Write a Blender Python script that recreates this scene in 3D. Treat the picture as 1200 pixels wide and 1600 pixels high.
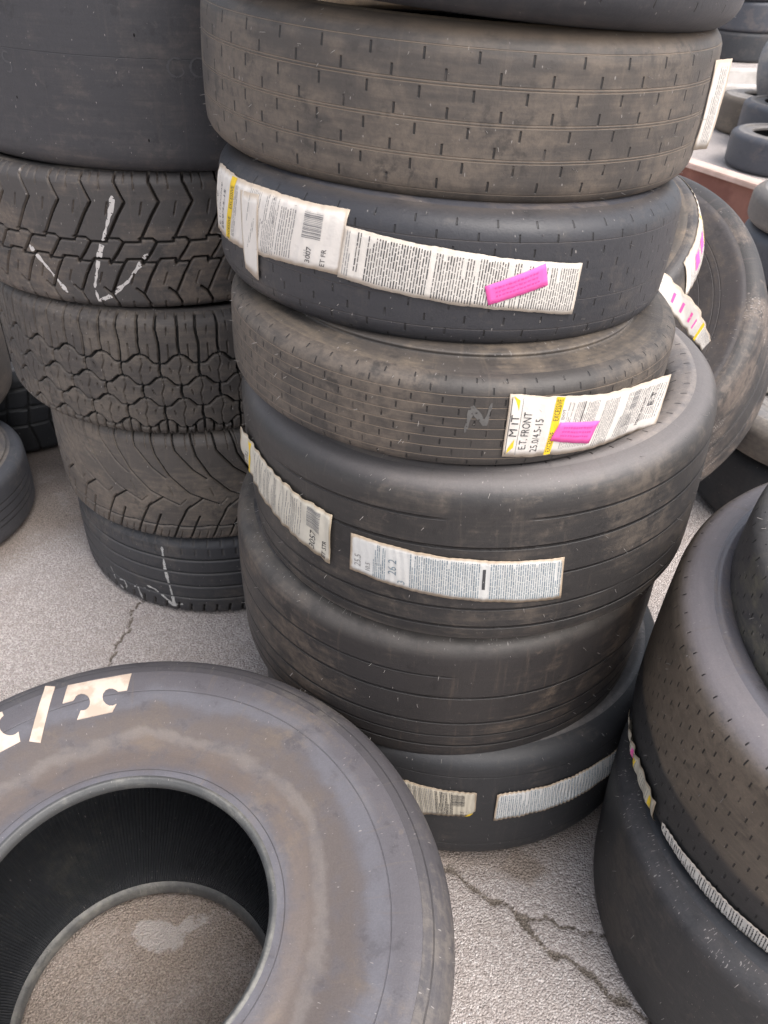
import bpy, bmesh, math, random
import numpy as np
from mathutils import Matrix, Vector
PI = math.pi
C = bpy.context.scene.collection
for o in list(bpy.data.objects): bpy.data.objects.remove(o)
sc = bpy.context.scene

# ------------------------------------------------------------------ camera
cam_d = bpy.data.cameras.new('camera'); cam = bpy.data.objects.new('camera', cam_d); C.objects.link(cam)
cam_d.sensor_fit = 'VERTICAL'; cam_d.sensor_height = 7.0; cam_d.sensor_width = 5.25
cam_d.lens = 7.0 * 1268.65 / 1600
rt = Vector((0.99904404, 0.0262702, 0.03494101)); up = Vector((-0.04371496, 0.60036863, 0.79852772)); fw = Vector((0, 0.7992918, -0.6009431))
M = Matrix((rt, up, -fw)).transposed().to_4x4(); M.translation = (0, 0, 1.34827)
cam.matrix_world = M
cam_d.clip_start = 0.02; cam_d.clip_end = 400
cam_d.dof.use_dof = True; cam_d.dof.focus_distance = 1.15; cam_d.dof.aperture_fstop = 1.9
sc.camera = cam

# ------------------------------------------------------------------ sky, sun, exposure
SUN_EL, SUN_AZ = math.radians(58), math.radians(125)      # azimuth measured clockwise from +Y
w = bpy.data.worlds.new('World'); sc.world = w; w.use_nodes = True
nt = w.node_tree; nt.nodes.clear()
sky = nt.nodes.new('ShaderNodeTexSky'); sky.sky_type = 'NISHITA'; sky.sun_disc = False
sky.sun_elevation = SUN_EL; sky.sun_rotation = SUN_AZ; sky.air_density = 1.0; sky.dust_density = 4.0; sky.ozone_density = 1.0
hs = nt.nodes.new('ShaderNodeHueSaturation'); hs.inputs['Saturation'].default_value = 0.42
bg = nt.nodes.new('ShaderNodeBackground'); bg.inputs['Strength'].default_value = 0.15
wo = nt.nodes.new('ShaderNodeOutputWorld')
nt.links.new(sky.outputs[0], hs.inputs['Color']); nt.links.new(hs.outputs[0], bg.inputs[0]); nt.links.new(bg.outputs[0], wo.inputs[0])
sd = bpy.data.lights.new('sun', 'SUN'); sun = bpy.data.objects.new('sun', sd); C.objects.link(sun)
sd.energy = 1.0; sd.angle = math.radians(50); sd.color = (1.0, 0.93, 0.88)
sdir = Vector((math.sin(SUN_AZ) * math.cos(SUN_EL), math.cos(SUN_AZ) * math.cos(SUN_EL), math.sin(SUN_EL)))
sun.rotation_euler = sdir.to_track_quat('Z', 'Y').to_euler()
vs = sc.view_settings; vs.view_transform = 'Standard'; vs.look = 'None'; vs.gamma = 1; vs.exposure = 1.15; vs.use_curve_mapping = False

# ------------------------------------------------------------------ shader helpers
class G:
    def __init__(s, name):
        s.mat = bpy.data.materials.new(name); s.mat.use_nodes = True
        s.t = s.mat.node_tree; s.t.nodes.clear()
        s.out = s.n('OutputMaterial'); s.p = s.n('BsdfPrincipled'); s.t.links.new(s.p.outputs[0], s.out.inputs[0])
        s._uv = s._ob = None
    def n(s, k): return s.t.nodes.new('ShaderNode' + k)
    def put(s, sock, v):
        if hasattr(v, 'is_output') or isinstance(v, bpy.types.NodeSocket): s.t.links.new(v, sock)
        elif isinstance(v, (tuple, list)) and len(v) == 3 and sock.type == 'RGBA': sock.default_value = (*v, 1)
        else: sock.default_value = v
    def m(s, op, a, b=0.0, c=0.0):
        x = s.n('Math'); x.operation = op
        for i, v in enumerate((a, b, c)): s.put(x.inputs[i], v)
        return x.outputs[0]
    def ss(s, x, lo, hi, a=0.0, b=1.0):
        r = s.n('MapRange'); r.interpolation_type = 'SMOOTHSTEP'
        s.put(r.inputs[0], x); s.put(r.inputs[1], lo); s.put(r.inputs[2], hi); s.put(r.inputs[3], a); s.put(r.inputs[4], b)
        return r.outputs[0]
    def xyz(s, v):
        x = s.n('SeparateXYZ'); s.put(x.inputs[0], v); return x.outputs
    def vec(s, a, b, c=0.0):
        x = s.n('CombineXYZ')
        for i, v in enumerate((a, b, c)): s.put(x.inputs[i], v)
        return x.outputs[0]
    def coord(s, k):
        x = s.n('TexCoord'); return x.outputs[k]
    def noise(s, v, scale, detail=3.0, rough=0.55, dist=0.0, col=False):
        x = s.n('TexNoise'); s.put(x.inputs['Vector'], v); s.put(x.inputs['Scale'], scale)
        x.inputs['Detail'].default_value = detail; x.inputs['Roughness'].default_value = rough; x.inputs['Distortion'].default_value = dist
        return x.outputs[1 if col else 0]
    def voro(s, v, scale, feat='F1', out=0):
        x = s.n('TexVoronoi'); x.feature = feat; s.put(x.inputs['Vector'], v); s.put(x.inputs['Scale'], scale); return x.outputs[out]
    def mix(s, f, a, b, mode='MIX'):
        x = s.n('Mix'); x.data_type = 'RGBA'; x.blend_type = mode
        s.put(x.inputs[0], f); s.put(x.inputs[6], a); s.put(x.inputs[7], b); return x.outputs[2]
    def add(s, v, off):
        x = s.n('VectorMath'); x.operation = 'ADD'; s.put(x.inputs[0], v); x.inputs[1].default_value = off; return x.outputs[0]
    def attr(s, name):
        x = s.n('Attribute'); x.attribute_name = name; return x.outputs['Fac']
    def bump(s, h, dist=0.001, strength=1.0):
        x = s.n('Bump'); x.inputs['Strength'].default_value = strength; x.inputs['Distance'].default_value = dist
        s.put(x.inputs['Height'], h); s.put(s.p.inputs['Normal'], x.outputs[0])
    def setc(s, c, rough=0.6, spec=0.5):
        s.put(s.p.inputs['Base Color'], c); s.put(s.p.inputs['Roughness'], rough); s.put(s.p.inputs['Specular IOR Level'], spec)

def rubber(name, base=(.05, .05, .055), dust=(.13, .105, .085), amt=0.5, seed=0.0, rough=0.6, sipe=None, lines=(), specks=0.0,
           edge=None, groove=None, band=None, liner=False, rings=None, streak=1.0):
    """base rubber, patchy dust, streaks round the tyre, white scuffs, thin cut sipes and moulded lines; V = metres across the tread"""
    g = G(name)
    uv = g.coord('UV'); ob = g.add(g.coord('Object'), (seed * 3.1, seed * 1.7, seed * 2.3))
    U, V, _ = g.xyz(uv)
    big = g.noise(ob, 5.5, 5, 0.62, 0.6)
    med = g.noise(ob, 26, 4, 0.6)
    strk = g.noise(g.vec(g.m('MULTIPLY', U, 9.0), g.m('MULTIPLY', g.m('ADD', V, seed), 120.0), seed), 1.0, 5, 0.65)
    grit = g.noise(ob, 75, 6, 0.72, 0.4)
    fine = g.noise(ob, 420, 3, 0.7)
    d = g.ss(g.m('ADD', g.m('MULTIPLY', big, 0.6), g.m('ADD', g.m('MULTIPLY', med, 0.2), g.m('MULTIPLY', strk, 0.2))), 0.64 - 0.34 * amt, 0.76 - 0.32 * amt)
    d = g.m('MULTIPLY', d, g.ss(grit, 0.36, 0.58, 0.45, 1.0))
    col = g.mix(d, base, dust)
    col = g.mix(g.m('MULTIPLY', g.ss(g.m('ADD', g.m('MULTIPLY', grit, .6), g.m('MULTIPLY', big, .4)), 0.53, 0.62), .55), col, tuple(x * 1.12 for x in dust))
    col = g.mix(g.m('MULTIPLY', g.ss(g.m('ADD', g.m('MULTIPLY', med, .6), g.m('MULTIPLY', grit, .4)), 0.44, 0.37), .55), col, tuple(x * .62 for x in base))
    if rings:                                             # rings of dirt on the sidewall: (V centre, half width, colour, amount)
        for (vc, hw, cc, am) in rings:
            wob = g.m('ADD', V, g.m('MULTIPLY', g.m('SUBTRACT', big, 0.5), 0.09))
            f = g.ss(g.m('ABSOLUTE', g.m('SUBTRACT', wob, vc)), hw, hw * 0.25)
            f = g.m('MULTIPLY', g.m('MULTIPLY', f, am), g.ss(med, 0.3, 0.55, 0.35, 1.0))
            col = g.mix(f, col, cc)
    if edge:                                              # (V where dusty edge starts, V where full, colour, amount)
        EV = g.m('ABSOLUTE', V) if len(edge) < 5 else g.m('MULTIPLY', V, edge[4])
        f = g.m('MULTIPLY', g.ss(EV, edge[0], edge[1]), g.m('MULTIPLY', g.ss(med, 0.25, 0.6, 0.4, 1.0), edge[3]))
        col = g.mix(f, col, edge[2])
    if band:                                              # paler upper-shoulder band; for the right stack, sheen painted into the colour
        f = g.m('MULTIPLY', g.ss(g.m('ADD', V, g.m('MULTIPLY', big, 0.02)), band[0], band[1]), .8)
        col = g.mix(f, col, band[2])
    vst = g.noise(g.vec(g.m('MULTIPLY', U, 95.0), g.m('MULTIPLY', V, 7.0), seed), 1.0, 4, 0.65)
    col = g.mix(g.m('MULTIPLY', g.ss(vst, 0.56, 0.74), 0.42), col, dust)
    tone = g.m('ADD', 0.62, g.m('ADD', g.m('MULTIPLY', fine, 0.34), g.m('MULTIPLY', strk, 0.26 * streak)))
    col = g.mix(1.0, col, g.vec(tone, tone, tone), 'MULTIPLY')
    h = g.m('ADD', g.m('MULTIPLY', fine, 0.30), g.m('MULTIPLY', g.noise(ob, 90, 3, 0.6), 0.5))
    rg = g.m('ADD', rough, g.m('MULTIPLY', g.m('SUBTRACT', big, 0.5), 0.25))
    # sipes: short cuts across the tread, staggered row by row
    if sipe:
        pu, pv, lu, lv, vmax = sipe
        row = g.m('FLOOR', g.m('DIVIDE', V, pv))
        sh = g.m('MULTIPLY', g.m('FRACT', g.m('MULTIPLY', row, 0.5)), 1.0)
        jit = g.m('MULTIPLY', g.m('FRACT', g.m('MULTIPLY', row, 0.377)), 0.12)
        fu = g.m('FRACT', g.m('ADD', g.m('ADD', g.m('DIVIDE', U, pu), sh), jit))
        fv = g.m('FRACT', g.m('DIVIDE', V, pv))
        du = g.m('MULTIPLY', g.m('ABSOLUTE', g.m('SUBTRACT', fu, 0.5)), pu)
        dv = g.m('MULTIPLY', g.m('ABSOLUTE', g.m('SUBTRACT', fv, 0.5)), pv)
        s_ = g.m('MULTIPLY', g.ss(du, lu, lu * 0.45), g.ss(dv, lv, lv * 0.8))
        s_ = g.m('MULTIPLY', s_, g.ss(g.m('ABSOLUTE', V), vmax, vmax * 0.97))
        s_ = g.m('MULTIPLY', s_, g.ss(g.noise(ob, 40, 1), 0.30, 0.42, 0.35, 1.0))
        col = g.mix(g.m('MULTIPLY', s_, 0.92), col, (.012, .011, .011))  # near-black colour stands in for the shade inside the cuts
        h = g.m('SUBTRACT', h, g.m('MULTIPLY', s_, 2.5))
    for (vc, hw, cc, am, dp, brk) in lines:               # moulded circumferential lines
        wob = g.m('ADD', V, g.m('MULTIPLY', g.m('SUBTRACT', g.noise(g.vec(g.m('MULTIPLY', U, 3.0), vc * 40 + seed), 1.0, 1), 0.5), 0.002))
        f = g.ss(g.m('ABSOLUTE', g.m('SUBTRACT', wob, vc)), hw, hw * 0.4)
        if brk: f = g.m('MULTIPLY', f, g.ss(g.noise(g.vec(g.m('MULTIPLY', U, brk), vc * 90 + seed), 1.0, 1), 0.42, 0.47))
        else: f = g.m('MULTIPLY', f, g.ss(med, 0.3, 0.5, 0.45, 1.0))
        col = g.mix(g.m('MULTIPLY', f, am), col, cc)
        h = g.m('SUBTRACT', h, g.m('MULTIPLY', f, dp))
    if specks:
        sv = g.vec(g.m('MULTIPLY', U, 420.0), g.m('MULTIPLY', V, 130.0), seed)
        a = g.noise(sv, 1.0, 2, 0.5)
        msk = g.ss(g.noise(ob, 9, 3), 0.45, 0.62)
        if edge: msk = g.m('MAXIMUM', g.m('MULTIPLY', msk, 0.45), g.m('MULTIPLY', g.ss(EV, edge[0], edge[1]), g.ss(med, .3, .6, .35, 1.0)))
        th = g.m('SUBTRACT', 0.775, g.m('MULTIPLY', msk, 0.15 * specks))
        f = g.ss(a, th, g.m('ADD', th, 0.04))
        col = g.mix(g.m('MULTIPLY', f, 0.7), col, (.33, .30, .28))
    else:
        a = g.noise(g.vec(g.m('MULTIPLY', U, 300.0), g.m('MULTIPLY', V, 110.0), seed), 1.0, 1, 0.5)
        col = g.mix(g.m('MULTIPLY', g.ss(a, 0.745, 0.78), 0.6), col, (.35, .32, .30))
    if groove is not None:                                # groove shade painted near-black by depth, dust along the edges (attribute holds groove depth 0..1)
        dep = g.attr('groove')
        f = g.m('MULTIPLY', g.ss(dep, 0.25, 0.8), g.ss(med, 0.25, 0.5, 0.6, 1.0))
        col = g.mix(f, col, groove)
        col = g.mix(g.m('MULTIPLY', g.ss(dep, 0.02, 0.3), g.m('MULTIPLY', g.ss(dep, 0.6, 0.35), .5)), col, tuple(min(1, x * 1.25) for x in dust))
    if liner:
        rib = g.m('SINE', g.m('MULTIPLY', U, 820.0)); h = g.m('ADD', h, g.m('MULTIPLY', rib, 1.4))
    g.setc(col, rg, 0.45)
    g.bump(h, 0.0009)
    return g.mat

def plain(name, col, rough=0.7, var=0.25, scale=30, spec=0.3, col2=None):
    g = G(name); ob = g.coord('Object')
    n1 = g.noise(ob, scale, 4, 0.6); t = g.m('ADD', 1 - var / 2, g.m('MULTIPLY', n1, var))
    c = g.mix(1.0, col, g.vec(t, t, t), 'MULTIPLY')
    if col2: c = g.mix(g.ss(g.noise(ob, scale * 0.35, 5, 0.6), 0.45, 0.62), c, col2)
    g.setc(c, rough, spec); g.bump(n1, 0.0006); return g.mat

def paper_mat(name, base=(.62, .58, .53), dirt=(.42, .33, .24), dirty=0.5, seed=0.0):
    g = G(name); uv = g.add(g.coord('UV'), (seed, seed * 2, 0)); eu = g.coord('UV')
    n = g.noise(uv, 28, 5, 0.6); e = g.attr('edge')
    f = g.m('MULTIPLY', g.ss(g.m('ADD', e, g.m('MULTIPLY', n, 0.9)), 0.62, 1.3), dirty)
    c = g.mix(f, base, dirt)
    c = g.mix(g.m('MULTIPLY', g.ss(g.noise(uv, 9, 3), 0.55, 0.75), 0.3 * dirty), c, (.55, .50, .45))
    g.setc(c, 0.55, 0.4); g.bump(g.noise(uv, 140, 3), 0.0006); return g.mat

INK = plain('ink_black', (.06, .058, .06), 0.7, 0.3, 60)
INKG = plain('ink_grey', (.24, .23, .225), 0.7, 0.3, 60)
INKB = plain('ink_bluegrey', (.19, .24, .27), 0.7, 0.3, 60)
YEL = plain('ink_yellow', (.76, .52, .03), 0.6, 0.2, 40)
PINK = plain('sticker_pink', (.84, .12, .40), 0.5, 0.12, 60)
PINKD = plain('sticker_pink_ink', (.66, .07, .30), 0.5, 0.1, 60)
CHALK = plain('paint_white', (.52, .49, .47), 0.8, 0.5, 90)
CHALKF = plain('chalk_faint', (.085, .084, .088), 0.9, 0.6, 90)
LETTER = plain('letter_cream', (.58, .48, .40), 0.65, 0.3, 70, col2=(.44, .35, .28))
DARKLINER = rubber('liner', (.026, .028, .032), (.045, .044, .042), 0.3, 7, 0.5, liner=True)

# ------------------------------------------------------------------ mesh helpers
def mesh_obj(name, verts, faces, mat, parent=None, smooth=True, uvs=None):
    me = bpy.data.meshes.new(name)
    verts = np.asarray(verts, np.float32); 
    if isinstance(faces, np.ndarray):
        nf, k = faces.shape
        me.vertices.add(len(verts)); me.vertices.foreach_set('co', verts.ravel())
        me.loops.add(nf * k); me.loops.foreach_set('vertex_index', faces.astype(np.int32).ravel())
        me.polygons.add(nf); me.polygons.foreach_set('loop_start', np.arange(0, nf * k, k, dtype=np.int32))
        me.update(calc_edges=True)
    else:
        me.from_pydata([tuple(v) for v in verts], [], faces)
    me.validate(); 
    me.polygons.foreach_set('use_smooth', np.full(len(me.polygons), smooth))
    if uvs is not None:
        l = me.uv_layers.new(name='UVMap'); l.data.foreach_set('uv', np.asarray(uvs, np.float32).ravel())
    for m_ in (mat if isinstance(mat, (list, tuple)) else [mat]): me.materials.append(m_)
    o = bpy.data.objects.new(name, me); C.objects.link(o)
    if parent: o.parent = parent
    return o

def grid_faces(n, m, wrap=False):
    """n rows x m columns of vertices -> quads; wrap joins the last row to the first"""
    i = np.arange(n if wrap else n - 1)[:, None]; j = np.arange(m - 1)[None, :]
    a = i * m + j; b = ((i + 1) % n) * m + j
    return np.stack([a, b, b + 1, a + 1], -1).reshape(-1, 4)

def catmull(P, n):
    P = np.array(P, float); Q = np.vstack([2 * P[0] - P[1], P, 2 * P[-1] - P[-2]])
    out = []
    for i in range(1, len(Q) - 2):
        t = np.linspace(0, 1, n, endpoint=False)[:, None]
        out.append(0.5 * ((2 * Q[i]) + (-Q[i - 1] + Q[i + 1]) * t + (2 * Q[i - 1] - 5 * Q[i] + 4 * Q[i + 1] - Q[i + 2]) * t ** 2 + (-Q[i - 1] + 3 * Q[i] - 3 * Q[i + 1] + Q[i + 2]) * t ** 3))
    out.append(P[-1:]); return np.vstack(out)

TH0 = PI / 2
def empty(name, loc, tilt=(0, 0), label=None, cat=None, group=None):
    o = bpy.data.objects.new(name, None); C.objects.link(o)
    n = np.array([tilt[0], tilt[1], 1.0]); n /= np.linalg.norm(n)
    a = np.cross([0, 1, 0], n); a /= np.linalg.norm(a); b = np.cross(n, a)
    m_ = Matrix((a.tolist(), b.tolist(), n.tolist())).transposed().to_4x4(); m_.translation = loc
    o.matrix_world = m_; o.empty_display_size = 0.1
    if label: o['label'] = label
    if cat: o['category'] = cat
    if group: o['group'] = group
    return o

class Tyre:
    """a tyre lying on its side: local z is the axle, the tread faces outward"""
    def __init__(s, name, label, x, y, zc, R, w, tilt=(0, 0), tread=None, side=None, side_low=None, bead_mat=None, rb=0.19, shoulder=0.03, dish=0.03,
                 crown=0.004, NU=320, tile=None, ntile=0, group=None, hair=0, cat='tyre', side_r=None, seed=1, zbead=0.02):
        s.R, s.w, s.crown, s.sh = R, w, crown, shoulder
        s.e = empty(name, (x, y, zc), tilt, label, cat, group)
        hw = w / 2; sh = shoulder; s.hw = hw
        # outer profile, lower shoulder to upper shoulder
        nv = 28 if tile is None else tile.shape[1]
        zf = hw - sh * 0.8
        pz = np.linspace(0, zf, 40)
        pr = R - crown * (pz / hw) ** 2
        a = np.linspace(0, PI / 2 * 0.92, 24)[1:]
        r0 = R - crown * (zf / hw) ** 2
        ar = r0 - sh + sh * np.cos(a); az = zf + sh * 0.8 * np.sin(a)
        hr = np.concatenate([pr, ar]); hz = np.concatenate([pz, az])
        r = np.concatenate([hr[:0:-1], hr]); z = np.concatenate([-hz[:0:-1], hz])
        L = np.concatenate([[0], np.cumsum(np.hypot(np.diff(r), np.diff(z)))])
        s.Lh = L[-1] / 2; s.pL, s.pr_, s.pz_ = L - s.Lh, r, z
        V = np.linspace(-s.Lh, s.Lh, nv)
        prof = np.stack([np.interp(V, s.pL, r), np.interp(V, s.pL, z)], 1)
        s.V, s.prof = V, prof
        tg = np.gradient(prof, axis=0); tg /= np.linalg.norm(tg, axis=1)[:, None]
        nrm = np.stack([tg[:, 1], -tg[:, 0]], 1)          # outward
        s.nrm = nrm
        # tread mesh
        if tile is not None:
            nt_ = tile.shape[0]; n = nt_ * ntile; rng = np.random.RandomState(seed)
            H = np.tile(tile, (ntile, 1))
            H = H + 0.0
        else:
            n = NU; H = np.zeros((n, nv))
        s.H, s.n = H, n
        th = TH0 + np.arange(n) * 2 * PI / n
        rr = prof[None, :, 0] + nrm[None, :, 0] * H; zz = prof[None, :, 1] + nrm[None, :, 1] * H
        if tile is not None:                               # uneven wear
            wob = 0.0006 * np.sin(3 * th + seed) + 0.0005 * np.sin(11 * th)
            rr = rr + wob[:, None] * (1 - (np.abs(V) / s.Lh) ** 4)[None]
        P = np.stack([rr * np.cos(th)[:, None], rr * np.sin(th)[:, None], zz], -1).reshape(-1, 3)
        F = grid_faces(n, nv, True)
        ii = np.arange(n)[:, None]; jj = np.arange(nv - 1)[None, :]
        u0 = (ii * 2 * PI / n * R + 0 * jj); u1 = ((ii + 1) * 2 * PI / n * R + 0 * jj); v0 = V[jj] + 0 * ii; v1 = V[jj + 1] + 0 * ii
        uv = np.stack([np.stack([u0, v0], -1), np.stack([u1, v0], -1), np.stack([u1, v1], -1), np.stack([u0, v1], -1)], 2).reshape(-1, 2)
        nverts = len(P)
        if hair:                                           # moulding whiskers left on the rubber
            rng = random.Random(seed); hv = []; hf = []; huv = []
            for _ in range(hair):
                t_ = rng.uniform(0, 2 * PI); v_ = rng.choice([-.8, -.45, 0, .45, .8]) * s.Lh + rng.uniform(-.01, .01)
                if rng.random() < .4: v_ = rng.uniform(-.97, .97) * s.Lh
                r_ = np.interp(v_, s.pL, s.pr_) - .001; z_ = np.interp(v_, s.pL, s.pz_); l = rng.uniform(.003, .008); q = .00035
                c0 = np.array([math.cos(t_), math.sin(t_), 0]); tt = np.array([-math.sin(t_), math.cos(t_), 0]); zz_ = np.array([0, 0, 1.])
                base = c0 * r_ + zz_ * z_; tip = base + c0 * l + tt * rng.uniform(-.4, .4) * l + zz_ * rng.uniform(-.5, .3) * l
                k = nverts + len(hv)
                hv += [base + tt * q, base - tt * q * .5 + zz_ * q, base - tt * q * .5 - zz_ * q, tip + tt * q * .6, tip - tt * q * .3 + zz_ * q * .6, tip - tt * q * .3 - zz_ * q * .6]
                for a_, b_ in ((0, 1), (1, 2), (2, 0)): hf.append((k + a_, k + b_, k + 3 + b_, k + 3 + a_))
                huv += [(0, v_)] * 12
            P = np.vstack([P, np.array(hv)]); F = np.vstack([F, np.array(hf)]); uv = np.vstack([uv, np.array(huv)])
        s.tread = mesh_obj('tread', P, F, [tread] if not hair else [tread, HAIR], s.e, True, uv)
        if hair:
            mi = np.zeros(len(F), np.int32); mi[-hair * 3:] = 1
            s.tread.data.polygons.foreach_set('material_index', mi)
        at = s.tread.data.attributes.new('groove', 'FLOAT', 'POINT')
        dep = np.zeros(len(P), np.float32); dep[:nverts] = (-H / max(1e-6, -H.min()) if H.min() < 0 else H).ravel(); at.data.foreach_set('value', dep)
        # sidewalls: outside face, bead and liner
        rs, zs = prof[-1]
        mid = (rs + rb) / 2
        kp = side_r or [(rs, zs), (rs - .012, zs + .0012), (rs - .035, zs - dish * .18), (mid + .012, zs - dish * .8), (mid - .02, zs - dish), (rb + .03, zs - dish * .85), (rb + .010, zs - dish * .75 - 0.0)]
        s.kp = kp
        sw = catmull(kp, 6)
        r1, z1 = kp[-1]
        s.sideP = sw
        Vs = s.Lh + np.concatenate([[0], np.cumsum(np.hypot(*np.diff(sw, axis=0).T))])
        s.sideV = Vs
        bead = catmull([(r1, z1), (r1 - .004, z1 + .0015), (rb + .001, z1 - .001), (rb - .002, z1 - .008), (rb + .001, z1 - .020), (rb + .008, z1 - .026)], 4)
        lin_u = catmull([tuple(bead[-1]), (rb + .03, z1 - .030), (mid, z1 - .026), (R - .045, hw - .035), (R - .022, hw * .55), (R - .018, 0)], 5)
        lin = np.vstack([lin_u, (lin_u * [1, -1])[::-1][1:]])
        n2 = min(NU, 320)
        def ring(pts, nm, mat, flip, sgn, V0):
            th = TH0 + np.arange(n2) * 2 * PI / n2; m_ = len(pts)
            P = np.stack([pts[None, :, 0] * np.cos(th)[:, None], pts[None, :, 0] * np.sin(th)[:, None], np.broadcast_to(sgn * pts[None, :, 1], (n2, m_))], -1).reshape(-1, 3)
            F = grid_faces(n2, m_, True)
            vv = V0 + np.concatenate([[0], np.cumsum(np.hypot(*np.diff(pts, axis=0).T))])
            ii = np.arange(n2)[:, None]; jj = np.arange(m_ - 1)[None, :]
            u0 = ii * 2 * PI / n2 * R + 0 * jj; u1 = (ii + 1) * 2 * PI / n2 * R + 0 * jj; v0 = vv[jj] + 0 * ii; v1 = vv[jj + 1] + 0 * ii
            uv = np.stack([np.stack([u0, v0], -1), np.stack([u1, v0], -1), np.stack([u1, v1], -1), np.stack([u0, v1], -1)], 2)
            if flip: F = F[:, ::-1]; uv = uv[:, ::-1]
            return mesh_obj(nm, P, F, mat, s.e, True, uv.reshape(-1, 2))
        s.up = ring(sw, 'sidewall', side, False, 1, s.Lh)
        s.lo = ring(sw, 'sidewall', side_low or side, True, -1, s.Lh)
        bm_ = bead_mat or side
        s.b1 = ring(bead, 'bead', bm_, False, 1, Vs[-1]); s.b2 = ring(bead, 'bead', bm_, True, -1, Vs[-1])
        s.ln = ring(lin, 'inner_liner', DARKLINER, False, 1, 0)
    def rz(s, z):
        """outer radius at axial height z, following the rounded shoulder"""
        return np.interp(z, s.pz_, s.pr_)
    def P(s, th, z, off=0.0):
        r = s.rz(z) + off
        return np.stack([r * np.cos(th), r * np.sin(th), z + 0 * th], -1)

HAIR = plain('rubber_whisker', (.30, .28, .26), 0.6, 0.2)

# ------------------------------------------------------------------ paper labels and what is printed on them
def text_tris(txt, size):
    cu = bpy.data.curves.new('t', 'FONT'); cu.body = txt; cu.size = size; cu.resolution_u = 2
    ob = bpy.data.objects.new('t', cu); C.objects.link(ob)
    dg = bpy.context.evaluated_depsgraph_get(); me = bpy.data.meshes.new_from_object(ob.evaluated_get(dg))
    bm = bmesh.new(); bm.from_mesh(me); bmesh.ops.triangulate(bm, faces=bm.faces)
    v = [(a.co.x, a.co.y) for a in bm.verts]; bm.verts.index_update(); f = [[q.index for q in p.verts] for p in bm.faces]
    bm.free(); bpy.data.objects.remove(ob); bpy.data.curves.remove(cu); bpy.data.meshes.remove(me)
    return np.array(v), f

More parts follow.
